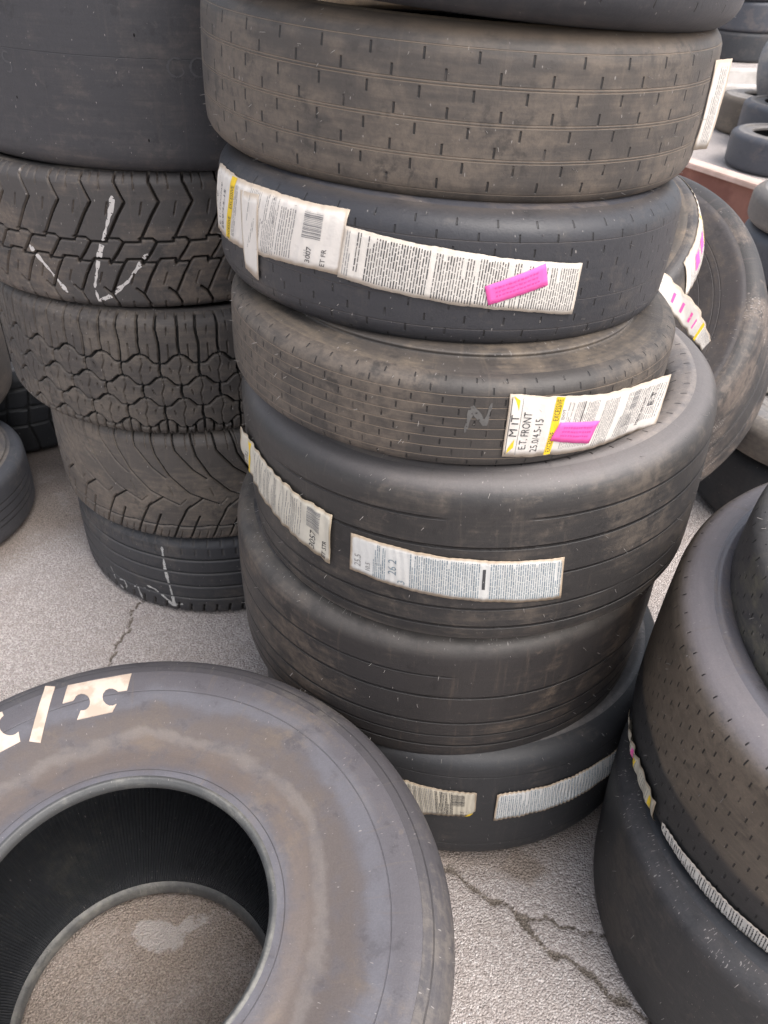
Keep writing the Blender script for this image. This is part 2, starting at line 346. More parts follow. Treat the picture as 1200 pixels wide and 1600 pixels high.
class Label:
    """a paper strip stuck round a tread; local a runs along it (m), b across it"""
    def __init__(s, T, tl, bl, tr, br, mat, ripple=0.0008, wl=0.011, seed=0, peel_l=0.0, peel_r=0.0, base=0.0012, curl=0.0, fly=0.0, cutc=0.0, jag=0.0006, scall=0.0, lab=None, surf=None, length=None):
        s.T = T; s.c = [tl, bl, tr, br]; s.seed = seed; s.rip, s.wl = ripple, wl; s.pl, s.pr = peel_l, peel_r; s.base = base; s.surf = surf
        s.La = length or abs(tr[0] - tl[0]) * T.R; s.Lb = (abs(tl[1] - bl[1]) + abs(tr[1] - br[1])) / 2
        s.rng = random.Random(seed); s.lay = []; s.curl = curl; s.fly = fly
        na, nb = max(8, int(s.La / .0022)), 9
        A, B = np.meshgrid(np.linspace(0, 1, na), np.linspace(0, 1, nb), indexing='ij')
        rs = np.random.RandomState(seed)
        ja = np.cumsum(rs.randn(na)) * jag * .3; jb = np.cumsum(rs.randn(na)) * jag * .3
        k = np.linspace(0, 1, na); ja -= ja[0] + (ja[-1] - ja[0]) * k; jb -= jb[0] + (jb[-1] - jb[0]) * k
        if scall: ja = ja + scall * np.abs(np.sin(k * s.La / .014)); jb = jb - scall * np.abs(np.sin(k * s.La / .014))
        Bm = B * s.Lb + (1 - B) * ja[:, None] - B * jb[:, None] * 1.0
        Am = A * s.La
        if cutc: Am = np.minimum(Am, s.La - cutc * np.clip(1 - Bm / cutc, 0, 1))
        P = s.map(Am.ravel(), Bm.ravel(), 0)
        edge = np.maximum(np.clip(1 - np.minimum(A, 1 - A) * s.La / .006, 0, 1), np.clip(1 - np.minimum(B, 1 - B) * s.Lb / .008, 0, 1))
        F = grid_faces(na, nb)
        uvv = np.stack([Am, Bm], -1).reshape(-1, 2)[F.ravel()] + seed * .3
        s.o = mesh_obj('label', P, F, mat, T.e, True, uvv)
        at = s.o.data.attributes.new('edge', 'FLOAT', 'POINT'); at.data.foreach_set('value', edge.astype(np.float32).ravel())
        if lab: s.o['label'] = lab
        md = s.o.modifiers.new('thickness', 'SOLIDIFY'); md.thickness = 0.0003; md.offset = -1
    def map(s, a, b, lift):
        a = np.asarray(a, float); b = np.asarray(b, float)
        q = a / s.La; t = b / s.Lb
        sd = s.seed
        wav = np.sin(a / s.wl * 2 * PI + 2.0 * np.sin(b * 40 + sd) + sd) * (0.35 + 0.65 * np.abs(np.sin(a * 31 + sd * 2)))
        off = s.base + s.rip * (0.5 + 0.5 * wav) + s.rip * 0.6 * np.abs(np.sin(b * 55 + a * 22 + sd)) + lift
        off = off + s.pl * np.clip(1 - q / .25, 0, 1) ** 2 + s.pr * np.clip((q - .7) / .3, 0, 1) ** 2
        off = off + s.curl * np.clip((q - .88) / .12, 0, 1) ** 2 * (1 - t)
        off = off + s.fly * q ** 1.2
        if s.surf: return s.surf(q, t, off)
        (tl, bl, tr, br) = s.c
        th = (1 - q) * ((1 - t) * bl[0] + t * tl[0]) + q * ((1 - t) * br[0] + t * tr[0])
        z = (1 - q) * ((1 - t) * bl[1] + t * tl[1]) + q * ((1 - t) * br[1] + t * tr[1])
        return s.T.P(th, z, off)
    # print primitives -> (layer lift, material, verts(a,b), faces)
    def rect(s, a0, b0, a1, b1, mi, lift=.0003):
        n = max(1, int(abs(a1 - a0) / .0022)); m_ = max(1, int(abs(b1 - b0) / .008))
        A, B = np.meshgrid(np.linspace(a0, a1, n + 1), np.linspace(b0, b1, m_ + 1), indexing='ij')
        s.lay.append((lift, mi, np.stack([A.ravel(), B.ravel()], 1), grid_faces(n + 1, m_ + 1).tolist()))
    def text(s, txt, a, b, size, mi=0, lift=.0005, sx=1.0):
        """runs up the strip: text x -> +b, text y -> -a"""
        v, f = text_tris(txt, size)
        s.lay.append((lift, mi, np.stack([a - v[:, 1], b + v[:, 0] * sx], 1), f))
    def fine(s, a0, a1, b0=None, b1=None, step=.0027, th=.0010, mi=1, gap=.12, para=0.0):
        b0 = s.Lb * .07 if b0 is None else b0; b1 = s.Lb * .93 if b1 is None else b1
        a = a0
        while a < a1:
            b = b0 + s.rng.uniform(0, .001); end = b1 if s.rng.random() > .15 else b0 + (b1 - b0) * s.rng.uniform(.4, .95)
            if not (para and s.rng.random() < para):
                while b < end:
                    l = s.rng.uniform(.003, .012); l = min(l, end - b)
                    if l > .001: s.rect(a, b, a + th * s.rng.uniform(.7, 1.2), b + l, mi)
                    b += l + s.rng.uniform(.0007, .0016)
            a += step
    def bars(s, a0, a1, b0, b1, mi=0):
        b = b0
        while b < b1:
            t = s.rng.choice([.0006, .001, .0016]); s.rect(a0, b, a1, min(b + t, b1), mi); b += t + s.rng.choice([.0006, .0009, .0014])
    def poly(s, pts, mi, lift=.0003):
        s.lay.append((lift, mi, np.array(pts), [list(range(len(pts)))]))
    def done(s, mats=(INK, INKG, YEL), name='print'):
        V, F, MI = [], [], []
        k = 0
        for lift, mi, v, f in s.lay:
            V.append(s.map(v[:, 0], v[:, 1], lift)); F += [[i + k for i in q] for q in f]; MI += [mi] * len(f); k += len(v)
        if not V: return
        o = mesh_obj(name, np.vstack(V), F, list(mats), s.o, False)
        o.data.polygons.foreach_set('material_index', np.array(MI[:len(o.data.polygons)], np.int32))
        s.lay = []
        return o
    def sticker(s, quad, lab=None, ink=True, name='sticker'):
        q = np.array(quad, float); n, m_ = 14, 5                     # quad: tl, bl, br, tr in a,b
        A, B = np.meshgrid(np.linspace(0, 1, n), np.linspace(0, 1, m_), indexing='ij')
        W = (q[0][None] * ((1 - A) * B).reshape(-1, 1) + q[1][None] * ((1 - A) * (1 - B)).reshape(-1, 1) + q[2][None] * (A * (1 - B)).reshape(-1, 1) + q[3][None] * (A * B).reshape(-1, 1))
        P = s.map(W[:, 0], W[:, 1], .0012)
        o = mesh_obj(name, P, grid_faces(n, m_), [PINK, PINKD], s.o, True)
        md = o.modifiers.new('thickness', 'SOLIDIFY'); md.thickness = 0.0003; md.offset = -1
        if ink:
            V, F = [], []; rg = random.Random(s.seed + 5)
            for row in (.3, .5, .7):
                x = .15
                while x < .85:
                    l = rg.uniform(.02, .06)
                    for (x0, x1, y0, y1) in [(x, x + l, row, row + .07)]:
                        k = len(V)
                        for (xx, yy) in ((x0, y0), (x1, y0), (x1, y1), (x0, y1)):
                            V.append(q[0] * (1 - xx) * yy + q[1] * (1 - xx) * (1 - yy) + q[2] * xx * (1 - yy) + q[3] * xx * yy)
                        F.append([k, k + 1, k + 2, k + 3])
                    x += l + .025
            V = np.array(V); me = s.map(V[:, 0], V[:, 1], .0016)
            k0 = len(o.data.vertices)
            bm = bmesh.new(); bm.from_mesh(o.data)
            vs_ = [bm.verts.new(tuple(p)) for p in me]
            for f in F:
                ff = bm.faces.new([vs_[i] for i in f]); ff.material_index = 1
            bm.to_mesh(o.data); bm.free()
        if lab: o['label'] = lab
        return o

def mark(T, strokes, *a, **k):
    return [mark1(T, [st], *a, **k) for st in strokes]
def mark1(T, strokes, mat=CHALK, wid=.006, name='paint_mark', lab=None, thick=.0005, brk=True, seed=3):
    """hand-painted strokes following the tread, missing where a groove is; stroke = [(theta, z), ...]"""
    V, F = [], []; rg = random.Random(seed)
    for st in strokes:
        st = np.array(st, float); seg = np.hypot(np.diff(st[:, 0]) * T.R, np.diff(st[:, 1])); L = np.concatenate([[0], np.cumsum(seg)])
        n = max(3, int(L[-1] / .0015)); t = np.linspace(0, L[-1], n)
        th = np.interp(t, L, st[:, 0]); z = np.interp(t, L, st[:, 1])
        dx = np.gradient(th) * T.R; dz = np.gradient(z); d = np.hypot(dx, dz); nx, nz = -dz / d, dx / d
        wd = wid * (0.75 + 0.3 * np.sin(t * 70 + seed) + 0.15 * np.sin(t * 310)) * np.clip(np.minimum(t, L[-1] - t) / (wid * 1.2) + .35, 0, 1)
        pts = []
        for k in (-1, -.33, .33, 1):
            a = th + nx * wd / 2 * k / T.R; b = z + nz * wd / 2 * k
            Lc = np.interp(b, T.pz_, T.pL); iv = np.clip(np.round((Lc + T.Lh) / (2 * T.Lh) * (T.H.shape[1] - 1)).astype(int), 0, T.H.shape[1] - 1)
            iu = np.round(((a - TH0) % (2 * PI)) / (2 * PI) * T.n).astype(int) % T.n
            pts.append((T.P(a, b, T.H[iu, iv] + thick), T.H[iu, iv]))
        for i in range(n - 1):
            for k in range(3):
                hh = (pts[k][1][i], pts[k + 1][1][i], pts[k][1][i + 1], pts[k + 1][1][i + 1])
                if min(hh) < -.0015 or (brk and rg.random() < .05): continue
                q = len(V); V += [pts[k][0][i], pts[k + 1][0][i], pts[k + 1][0][i + 1], pts[k][0][i + 1]]; F.append([q, q + 1, q + 2, q + 3])
    o = mesh_obj(name, np.array(V), F, mat, T.e, False)
    if lab: o['label'] = lab
    return o

# ------------------------------------------------------------------ tread tiles (height fields, one repeat)
def tile_from(segs, pitch, height, nu, nv, depth=.008, hwid=.0022, thin=(), shoulder_fade=0.0):
    """segs in (u 0..1 along, v 0..1 from top to bottom); returns nu x nv heights, v index 0 = bottom edge"""
    u = (np.arange(nu) + .5) / nu * pitch; v = (1 - np.arange(nv) / (nv - 1)) * height
    Ug, Vg = np.meshgrid(u, v, indexing='ij'); H = np.zeros_like(Ug)
    def cut(lines, dep, hw):
        D = np.full(Ug.shape, 1e9)
        for ln in lines:
            for (x0, y0), (x1, y1) in zip(ln, ln[1:]):
                for sh in (-2, -1, 0, 1, 2):
                    ax, ay, bx, by = (x0 + sh) * pitch, y0 * height, (x1 + sh) * pitch, y1 * height
                    dx, dy = bx - ax, by - ay; L2 = dx * dx + dy * dy + 1e-12
                    t = np.clip(((Ug - ax) * dx + (Vg - ay) * dy) / L2, 0, 1)
                    D = np.minimum(D, np.hypot(Ug - ax - t * dx, Vg - ay - t * dy))
        k = np.clip((D - hw * .75) / (hw * .6), 0, 1); k = k * k * (3 - 2 * k)
        return -dep * (1 - k)
    H = np.minimum(H, cut(segs, depth, hwid))
    if thin: H = np.minimum(H, cut(thin, depth * .5, .0009))
    e = np.minimum(np.arange(nv), nv - 1 - np.arange(nv)) / (nv - 1); H *= np.clip(e / .012, 0, 1)[None, :]
    return H

# ================================================================== GROUND
def build_ground():
    g = G('old_asphalt')
    ob = g.coord('Object')
    st = g.voro(ob, 300, 'F1', 1); stv = g.xyz(st)[0]
    dist = g.voro(ob, 300, 'F1', 0)
    big = g.noise(ob, 2.2, 5, 0.6); med = g.noise(ob, 14, 5, 0.65); fine = g.noise(ob, 330, 4, 0.7)
    base = g.mix(g.ss(stv, 0.15, 0.95), (.40, .350, .328), (.62, .565, .535))
    base = g.mix(g.ss(stv, 0.90, 0.98), base, (.68, .635, .61))
    base = g.mix(g.m('MULTIPLY', g.ss(g.m('FRACT', g.m('MULTIPLY', stv, 7.3)), 0.90, 0.97), .55), base, (.24, .205, .185))
    base = g.mix(g.m('MULTIPLY', g.ss(dist, 0.35, 0.75), .35), base, (.36, .32, .30))
    base = g.mix(g.m('MULTIPLY', g.ss(med, 0.48, 0.72), .35), base, (.40, .34, .30))
    base = g.mix(g.m('MULTIPLY', g.ss(big, 0.50, 0.70), .3), base, (.43, .385, .365))
    dirt = g.attr('dirt'); crack = g.attr('crack')  # dirt mask also carries the painted shadow round the far left wheel
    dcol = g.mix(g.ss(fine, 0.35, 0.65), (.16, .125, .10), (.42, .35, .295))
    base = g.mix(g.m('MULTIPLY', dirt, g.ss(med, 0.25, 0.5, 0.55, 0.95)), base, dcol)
    base = g.mix(g.ss(g.m('ADD', crack, g.m('MULTIPLY', g.m('SUBTRACT', g.noise(ob, 150, 5, 0.75), 0.5), 1.6)), 0.30, 0.75), base, g.mix(g.ss(fine, .4, .6), (.12, .10, .085), (.28, .24, .20)))
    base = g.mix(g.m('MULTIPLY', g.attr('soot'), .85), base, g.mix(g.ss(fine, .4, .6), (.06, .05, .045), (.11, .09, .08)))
    pat = g.attr('patch'); base = g.mix(g.m('MULTIPLY', g.ss(g.m('ADD', pat, g.m('MULTIPLY', g.m('SUBTRACT', g.noise(ob, 60, 5, .7), .5), 1.2)), .45, .75), .75), base, (.50, .46, .44))
    g.setc(base, 0.85, 0.25)
    g.bump(g.m('ADD', g.m('MULTIPLY', dist, -1.2), g.m('ADD', g.m('MULTIPLY', fine, .8), g.m('MULTIPLY', med, .6))), 0.003)
    xs = np.unique(np.concatenate([np.linspace(-1.3, 1.6, 500), np.linspace(-6, 6, 50), np.linspace(-120, 120, 50)]))
    ys = np.unique(np.concatenate([np.linspace(0.0, 2.6, 450), np.linspace(-5, 12, 60), np.linspace(-120, 200, 60)]))
    X, Y = np.meshgrid(xs, ys, indexing='ij')
    def segd(pts, wob=.006, sd=0):
        D = np.full(X.shape, 9.); xx = X + wob * (np.sin(Y * 61 + sd) + .6 * np.sin(Y * 173 + X * 90)); yy = Y + wob * (np.sin(X * 71 + sd) + .6 * np.sin(X * 191 + Y * 60))
        for (x0, y0), (x1, y1) in zip(pts, pts[1:]):
            dx, dy = x1 - x0, y1 - y0; t = np.clip(((xx - x0) * dx + (yy - y0) * dy) / (dx * dx + dy * dy), 0, 1)
            D = np.minimum(D, np.hypot(xx - x0 - t * dx, yy - y0 - t * dy))
        return D
    c1 = segd([(.05, .83), (.128, .772), (.182, .734), (.234, .697), (.273, .667), (.31, .627), (.366, .591), (.409, .555), (.50, .50), (.7, .3)])
    c2 = segd([(.252, .685), (.298, .689), (.327, .669), (.385, .666), (.45, .66)], .004)
    c3 = segd([(-.50, 1.62), (-.545, 1.45), (-.572, 1.386), (-.577, 1.322), (-.577, 1.272), (-.589, 1.213), (-.62, 1.05), (-.66, .9), (-.9, .6)])
    crack = np.clip(1 - c1 / .0075, 0, 1) + np.clip(1 - c2 / .005, 0, 1) * .8 + np.clip(1 - c3 / .0058, 0, 1)
    crack = np.clip(crack * 1.35, 0, 1)
    rng = np.random.RandomState(4)
    nz = sum(np.sin(X * a + b) * np.cos(Y * c + d) / (i + 1) for i, (a, b, c, d) in enumerate([(9, 1, 11, 2), (23, 3, 19, 1), (47, 0, 41, 4), (88, 2, 97, 0), (170, 1, 160, 3)]))
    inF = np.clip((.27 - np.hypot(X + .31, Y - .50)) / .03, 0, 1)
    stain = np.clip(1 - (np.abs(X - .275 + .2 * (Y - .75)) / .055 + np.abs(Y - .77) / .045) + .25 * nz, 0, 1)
    und = np.clip((.03 - (np.hypot(X - .159, Y - 1.158) - .40)) / .05, 0, 1) * .8  # browns the ground in a disc under and just past the bottom tyre
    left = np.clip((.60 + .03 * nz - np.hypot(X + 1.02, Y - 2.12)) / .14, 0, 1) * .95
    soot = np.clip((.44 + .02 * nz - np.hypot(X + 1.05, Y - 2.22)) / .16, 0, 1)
    left = np.maximum(left, np.clip((.06 - (np.hypot(X + 1.22, Y - 1.685) - .32)) / .08, 0, 1) * .8)  # disc round the wheel: its shadow painted in through the dirt mask
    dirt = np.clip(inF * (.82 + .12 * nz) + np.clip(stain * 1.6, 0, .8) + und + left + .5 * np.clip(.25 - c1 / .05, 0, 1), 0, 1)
    patch = inF * (np.clip(1.25 - np.hypot((X + .335) / .038, (Y - .628) / .020) + .5 * nz, 0, .8) + np.clip(1.1 - np.hypot((X + .275) / .022, (Y - .655) / .013) + .5 * nz, 0, .6) + np.clip(1.1 - np.hypot((X + .36) / .03, (Y - .47) / .02) + .5 * nz, 0, .7))
    Z = -.006 * crack - .001 * np.clip(dirt, 0, 1) * 0 + .0012 * nz * np.exp(-((X / 3) ** 2 + ((Y - 1) / 3) ** 2)) * .5
    Z = Z - .0008
    P = np.stack([X, Y, Z], -1).reshape(-1, 3)
    F = grid_faces(len(xs), len(ys))
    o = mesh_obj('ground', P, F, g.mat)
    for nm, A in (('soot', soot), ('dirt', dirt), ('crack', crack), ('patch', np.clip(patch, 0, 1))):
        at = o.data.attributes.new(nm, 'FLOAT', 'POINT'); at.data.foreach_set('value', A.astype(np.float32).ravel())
    o['kind'] = 'structure'
    return o
build_ground()

# ================================================================== TYRES
BROWN = (.155, .128, .105); TAN = (.24, .185, .135)
def lines_at(vs, hw, col, am, dp, brk=0): return [(v, hw, col, am, dp, brk) for v in vs]

# ---- main stack -------------------------------------------------------------
GM = 'used drag racing tyres piled in the middle stack'
t2 = Tyre('racing_tyre', 'bottom tyre of the middle stack on the asphalt with two torn labels', .159, 1.158, .129, .381, .258, (-.022, .046),
          rubber('rub_m2', (.030, .030, .032), (.07, .06, .054), .35, 1.0, .55, lines=lines_at((-.085, .09), .0012, (.02, .02, .02), .8, 1.2)),
          rubber('rub_m2s', (.085, .080, .080), (.15, .135, .125), .6, 1.2, .5), hair=90, shoulder=.032, seed=2, group=GM)
t3 = Tyre('racing_tyre', 'bare slick without label, second from the ground in the middle stack', .113, 1.165, .395, .371, .274, (-.002, -.03),
          rubber('rub_m3', (.032, .028, .027), (.105, .080, .062), .50, 2.0, .55, specks=.9, edge=(.108, .14, (.13, .115, .10), .6, 1.0),
                 lines=lines_at((-.088, -.03, .03), .0030, (.010, .009, .009), 1.0, 5.0) + lines_at((.075, -.062), .0022, (.012, .011, .011), .95, 4.0, 2.2)),
          rubber('rub_m3s', (.06, .056, .055), (.12, .10, .09), .5, 2.2, .55), hair=110, shoulder=.034, seed=3, group=GM)
t4 = Tyre('racing_tyre', 'widest middle-stack tyre, third from the ground, with a long pale label and a crumpled one', .135, 1.141, .669, .359, .275, (-.054, -.013),
          rubber('rub_m4', (.035, .032, .031), (.095, .078, .064), .48, 3.0, .52, specks=1.2, edge=(.105, .135, (.17, .15, .135), .8, -1.0), band=(.128, .150, (.165, .150, .146)),
                 lines=lines_at((.045, -.095), .0030, (.010, .009, .009), 1.0, 5.0) + lines_at((.088, -.005, -.060), .0024, (.012, .011, .011), .95, 4.0, 2.4)),
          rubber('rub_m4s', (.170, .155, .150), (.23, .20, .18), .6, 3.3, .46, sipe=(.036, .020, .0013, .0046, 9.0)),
          rubber('rub_m4l', (.06, .056, .055), (.17, .15, .14), .7, 3.4, .6, specks=1.4), hair=150, shoulder=.040, dish=.055, seed=4, group=GM)
_SIP = (.072, .0185, .0009, .0048)
t5 = Tyre('racing_tyre', 'narrow brown middle-stack tyre, fourth from the ground, its label bears a squarish pink sticker', .082, 1.112, .866, .310, .119, (.028, .012),
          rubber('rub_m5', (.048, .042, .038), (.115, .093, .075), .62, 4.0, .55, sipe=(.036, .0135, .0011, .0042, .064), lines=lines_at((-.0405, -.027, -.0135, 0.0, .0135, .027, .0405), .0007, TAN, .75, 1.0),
                 specks=.4),
          rubber('rub_m5s', (.065, .056, .050), (.14, .112, .085), .60, 4.4, .6), crown=.002, hair=110, shoulder=.024, dish=-.010, seed=5, group=GM)
t6 = Tyre('racing_tyre', 'blue-black tyre, fifth in the middle stack, with two big white labels end to end', .068, 1.187, .998, .316, .156, (.034, .038),
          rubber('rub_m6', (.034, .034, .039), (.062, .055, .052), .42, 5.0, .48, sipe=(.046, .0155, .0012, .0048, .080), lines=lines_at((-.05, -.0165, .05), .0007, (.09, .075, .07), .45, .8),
                 edge=(.072, .095, (.10, .085, .075), .6)),
          rubber('rub_m6s', (.055, .056, .066), (.12, .10, .09), .5, 5.5, .55), hair=110, shoulder=.034, dish=-.004, seed=6, group=GM)
t7 = Tyre('racing_tyre', 'brown dusty tyre with rows of short sipes, second from top in the middle stack', .069, 1.253, 1.168, .337, .177, (.035, -.006),
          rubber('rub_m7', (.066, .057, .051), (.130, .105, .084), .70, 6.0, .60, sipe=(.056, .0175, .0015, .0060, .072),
                 lines=lines_at((-.070, -.0355, -.0325, -.0005, .0025, .0345, .0375, .0695), .0009, TAN, .55, 1.2), edge=(.076, .088, (.145, .108, .078), .75)),
          rubber('rub_m7s', (.14, .112, .088), (.24, .18, .125), .75, 6.6, .65), hair=140, shoulder=.036, dish=.02, seed=7, group=GM)
t8 = Tyre('racing_tyre', 'topmost black tyre of the middle stack, cut off by the top edge', .074, 1.25, 1.347, .349, .18, (.077, .013),
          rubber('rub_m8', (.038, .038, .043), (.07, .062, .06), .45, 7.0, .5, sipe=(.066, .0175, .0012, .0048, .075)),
          rubber('rub_m8s', (.036, .037, .045), (.05, .048, .05), .4, 7.7, .55), hair=60, shoulder=.045, dish=.02, seed=8, group=GM)

PAP = paper_mat('label_paper', seed=1, dirty=.55); PAP2 = paper_mat('label_paper_clean', (.66, .615, .565), (.42, .33, .24), .8, 2); PAP3 = paper_mat('label_paper_dirty', (.50, .45, .36), (.26, .20, .14), .9, 3)
PAPB = paper_mat('label_paper_bluish', (.60, .59, .565), (.38, .29, .20), .95, 4)

def size_label(L, t1, t2, pink=None, mirror=False, big=1.0):
    """printed label: emblem, two lines of type, yellow warning stripe, fine print, barcode"""
    b = L.Lb
    # slanted emblem with its two letters
    L.rect(.003, b * .04, .0038, b * .96, 0); L.rect(.0165 * big, b * .04, .0172 * big, b * .96, 1)
    L.poly([(.005, b * .06), (.013, b * .16), (.013, b * .30), (.006, b * .14)], 2); L.poly([(.005, b * .98), (.013, b * .76), (.013, b * .92)], 2)
    L.text('M', .0145, b * .33, .0145, 0); L.rect(.006, b * .545, .0145, b * .565, 0); L.text('T', .0145, b * .58, .0145, 0)
    L.text(t1, .0300 * big, b * .12, .0145 * big, 0, sx=b * .76 / (.0145 * big * .62 * len(t1)))
    L.text(t2, .0465 * big, b * .08, .0150 * big, 0, sx=b * .82 / (.0150 * big * .60 * len(t2)))

# tyre 5: E.T. FRONT label
L5_ = Label(t5, (-1.404, .046), (-1.396, -.036), (-.545, .018), (-.62, -.052), PAP2, .0012, .021, 11, peel_r=.012, curl=.004, scall=.0008, lab='printed label reading E.T. FRONT, peeling at its right end')
size_label(L5_, 'E.T. FRONT', '25.0/4.5-15')
b = L5_.Lb
L5_.rect(.058, b * .02, .0685, b * .99, 2, .0003); L5_.text('EXCESSIVE', .0665, b * .06, .0105, 0, sx=.55); L5_.text('EXCESSIVE', .0665, b * .60, .0105, 0, sx=.55)
L5_.text('DOT', .0745, b * .62, .006, 0); L5_.fine(.078, .125, b * .1, b * .9, .0028, .0009, 1); L5_.rect(.1, b * .2, .1016, b * .9, 0)
L5_.fine(.134, .160, b * .05, b * .88, .0031, .0010, 1); L5_.fine(.175, .205, b * .1, b * .5, .0036, .0012, 1); L5_.fine(.178, L5_.La * .97, b * .25, b * .9, .0042, .0014, 1)
L5_.bars(.190, .205, b * .58, b * .92, 1); L5_.text('MADE IN USA', .225, b * .2, .008, 0, sx=.8); L5_.text('E.T.', .245, b * .5, .016, 0)
L5_.done()
L5_.sticker([(.070, b * .58), (.062, b * .27), (.128, b * .13), (.133, b * .52)], 'creased hot pink sticker with faded writing')
mark(t5, [[(-1.55, -.005), (-1.535, .028), (-1.48, .006), (-1.465, .034)]], plain('chalk_worn', (.11, .105, .10), .9, .6, 90), .007, 'chalk_stroke', seed=5)

# tyre 6: two labels
L6a = Label(t6, (-2.83, .062), (-2.93, -.026), (-1.974, .0655), (-1.994, -.0060), PAP2, .0010, .017, 21, scall=.0003, peel_l=.001, lab='left label with yellow stripe and barcode')
b = L6a.Lb; a = L6a.La
L6a.text('M/T', .016, b * .35, .012, 0); L6a.rect(.0225, b * .06, .0228, b * .95, 1)
L6a.text('E.T. FRONT', .036, b * .12, .011, 0, sx=.95); L6a.text('26.0/4.5-15', .052, b * .10, .012, 0, sx=.92)
L6a.rect(.066, b * .03, .081, b * .98, 2, .0003); L6a.text('EXCESSIVE', .0785, b * .03, .0115, 0, sx=.52); L6a.text('EXCESSIVE', .0785, b * .50, .0115, 0, sx=.52)
L6a.fine(.085, .092, b * .1, b * .9, .0030, .0009, 1)
L6a.fine(.122, a * .66, b * .06, b * .95, .0030, .0008, 1, para=.15); L6a.fine(a * .67, a * .76, b * .1, b * .85, .0036, .0012, 1)
L6a.bars(a * .80, a * .895, b * .48, b * .88, 1); L6a.text('3007', a * .86, b * .10, .010, 0); L6a.text('U.S.', a * .84, b * .2, .006, 1); L6a.text('ET FR', a * .93, b * .08, .009, 0)
L6a.poly([(a * .56, b * .5), (a * .565, b * .5), (a * .62, b * .93), (a * .615, b * .93)], 1); L6a.poly([(a * .615, b * .93), (a * .62, b * .93), (a * .64, b * .55), (a * .635, b * .55)], 1)
L6a.done()
# blank torn scrap hanging over the left label
sc_ = Label(t6, (-2.53, .052), (-2.50, -.040), (-2.395, .056), (-2.40, -.046), PAP2, .0006, .05, 22, base=.0022, lab='blank white scrap hanging below the label')
L6b = Label(t6, (-1.981, .0500), (-2.001, -.0082), (-1.109, .0268), (-1.108, -.0335), PAP, .0007, .013, 23, scall=.0004, base=.0022, lab='long stained label filled with fine print')
b = L6b.Lb; a = L6b.La
L6b.fine(.004, .012, step=.003, mi=1); L6b.fine(.017, .024, b * .2, b * .95, .0035, .0012, 0); L6b.fine(.030, .100, step=.0031, th=.0012, mi=0); L6b.fine(.106, .150, b * .05, b * .9, .0031, .0011, 0)
L6b.fine(.154, .200, step=.0030, th=.0011, mi=0, para=.1); L6b.fine(.204, a - .004, b * .08, b * .9, .0030, .0010, 0)
L6b.done()
def tz(L, th, z):
    """tread position -> label a,b"""
    q = (th - L.c[0][0]) / (L.c[2][0] - L.c[0][0]); zl = L.c[1][1] * (1 - q) + L.c[3][1] * q; zt = L.c[0][1] * (1 - q) + L.c[2][1] * q
    return (q * L.La, (z - zl) / (zt - zl) * L.Lb)
L6b.sticker([tz(L6b, -1.467, .0032), tz(L6b, -1.443, -.0182), tz(L6b, -1.239, .0051), tz(L6b, -1.262, .0295)], 'hot pink paper sticker slanting across the label')

# tyre 7: the label peeling off its right side, seen edge-on
L7 = Label(t7, (-.50, .056), (-.46, -.046), (-.395, .056), (-.395, -.046), PAP2, .0012, .019, 31, base=.001, fly=.014, lab='white label standing off the tread at far right')
L7.fine(.012, L7.La - .006, step=.0036, th=.0009, mi=1); L7.done()

# tyre 4: crumpled left label and long pale strip
L4a = Label(t4, (-2.80, .080), (-2.90, .010), (-2.157, .0525), (-2.182, -.0345), paper_mat('label_paper_crumpled', (.56, .52, .44), (.33, .25, .16), .8, 5), .0028, .021, 41, scall=.0020, jag=.0016, peel_l=.006, lab='crumpled yellowed label with a barcode')
b = L4a.Lb; a = L4a.La
L4a.rect(.030, .003, .042, b - .002, 2); L4a.text('26.0/8.5', .028, b * .1, .010, 1); L4a.fine(.05, a * .62, step=.0033, th=.0009, mi=1, para=.2)
L4a.fine(a * .64, a * .78, b * .1, b * .9, .0036, .001, 1); L4a.bars(a * .82, a * .92, b * .50, b * .92, 1); L4a.text('3057', a * .89, b * .10, .014, 0); L4a.text('ET STR', a * .965, b * .05, .009, 0)
L4a.done()
L4b = Label(t4, (-2.079, .0362), (-2.093, -.0290), (-1.298, .0224), (-1.288, -.0500), PAPB, .0007, .010, 42, scall=.0008, lab='long weathered strip of bluish fine print')
b = L4b.Lb; a = L4b.La
L4b.text('25.5', .016, b * .2, .013, 1); L4b.text('10.5', .030, b * .15, .010, 1)
L4b.fine(.034, .050, step=.0026, th=.0011, mi=3); L4b.text('26 2', .066, b * .28, .016, 3); L4b.text('3', .078, b * .1, .014, 3)
L4b.fine(.084, .172, step=.0029, th=.0012, mi=3); L4b.rect(.176, b * .3, .180, b * .8, 0); L4b.fine(.186, a - .004, step=.0029, th=.0012, mi=3)
L4b.done((INK, INKG, YEL, INKB))

# tyre 2: torn label and pleated strip
L2a = Label(t2, (-1.90, .066), (-1.86, -.012), (-1.539, .0570), (-1.534, -.0048), PAP3, .0012, .009, 51, scall=.0010, cutc=.016, jag=.0012, lab='torn yellowed label with a barcode and a cut corner')
b = L2a.Lb; a = L2a.La
L2a.fine(.01, a * .5, step=.0030, th=.0011, mi=1); L2a.fine(a * .5, a * .70, b * .1, b * .9, .0027, .0013, 0); L2a.bars(a * .70, a * .86, b * .45, b * .85, 0); L2a.text('EX 35', a * .85, b * .05, .009, 0, sx=.6)
L2a.poly([(a - .019, .002), (a - .010, .004), (a - .004, .013), (a - .012, .010)], 2); L2a.done()
L2b = Label(t2, (-1.452, .0525), (-1.452, -.0152), (-.80, .0560), (-.78, -.010), PAPB, .0022, .0075, 52, scall=.0020, lab='tightly pleated pale strip')
L2b.fine(.004, L2b.La - .003, step=.0034, th=.0012, mi=3); L2b.done((INK, INKG, YEL, INKB))

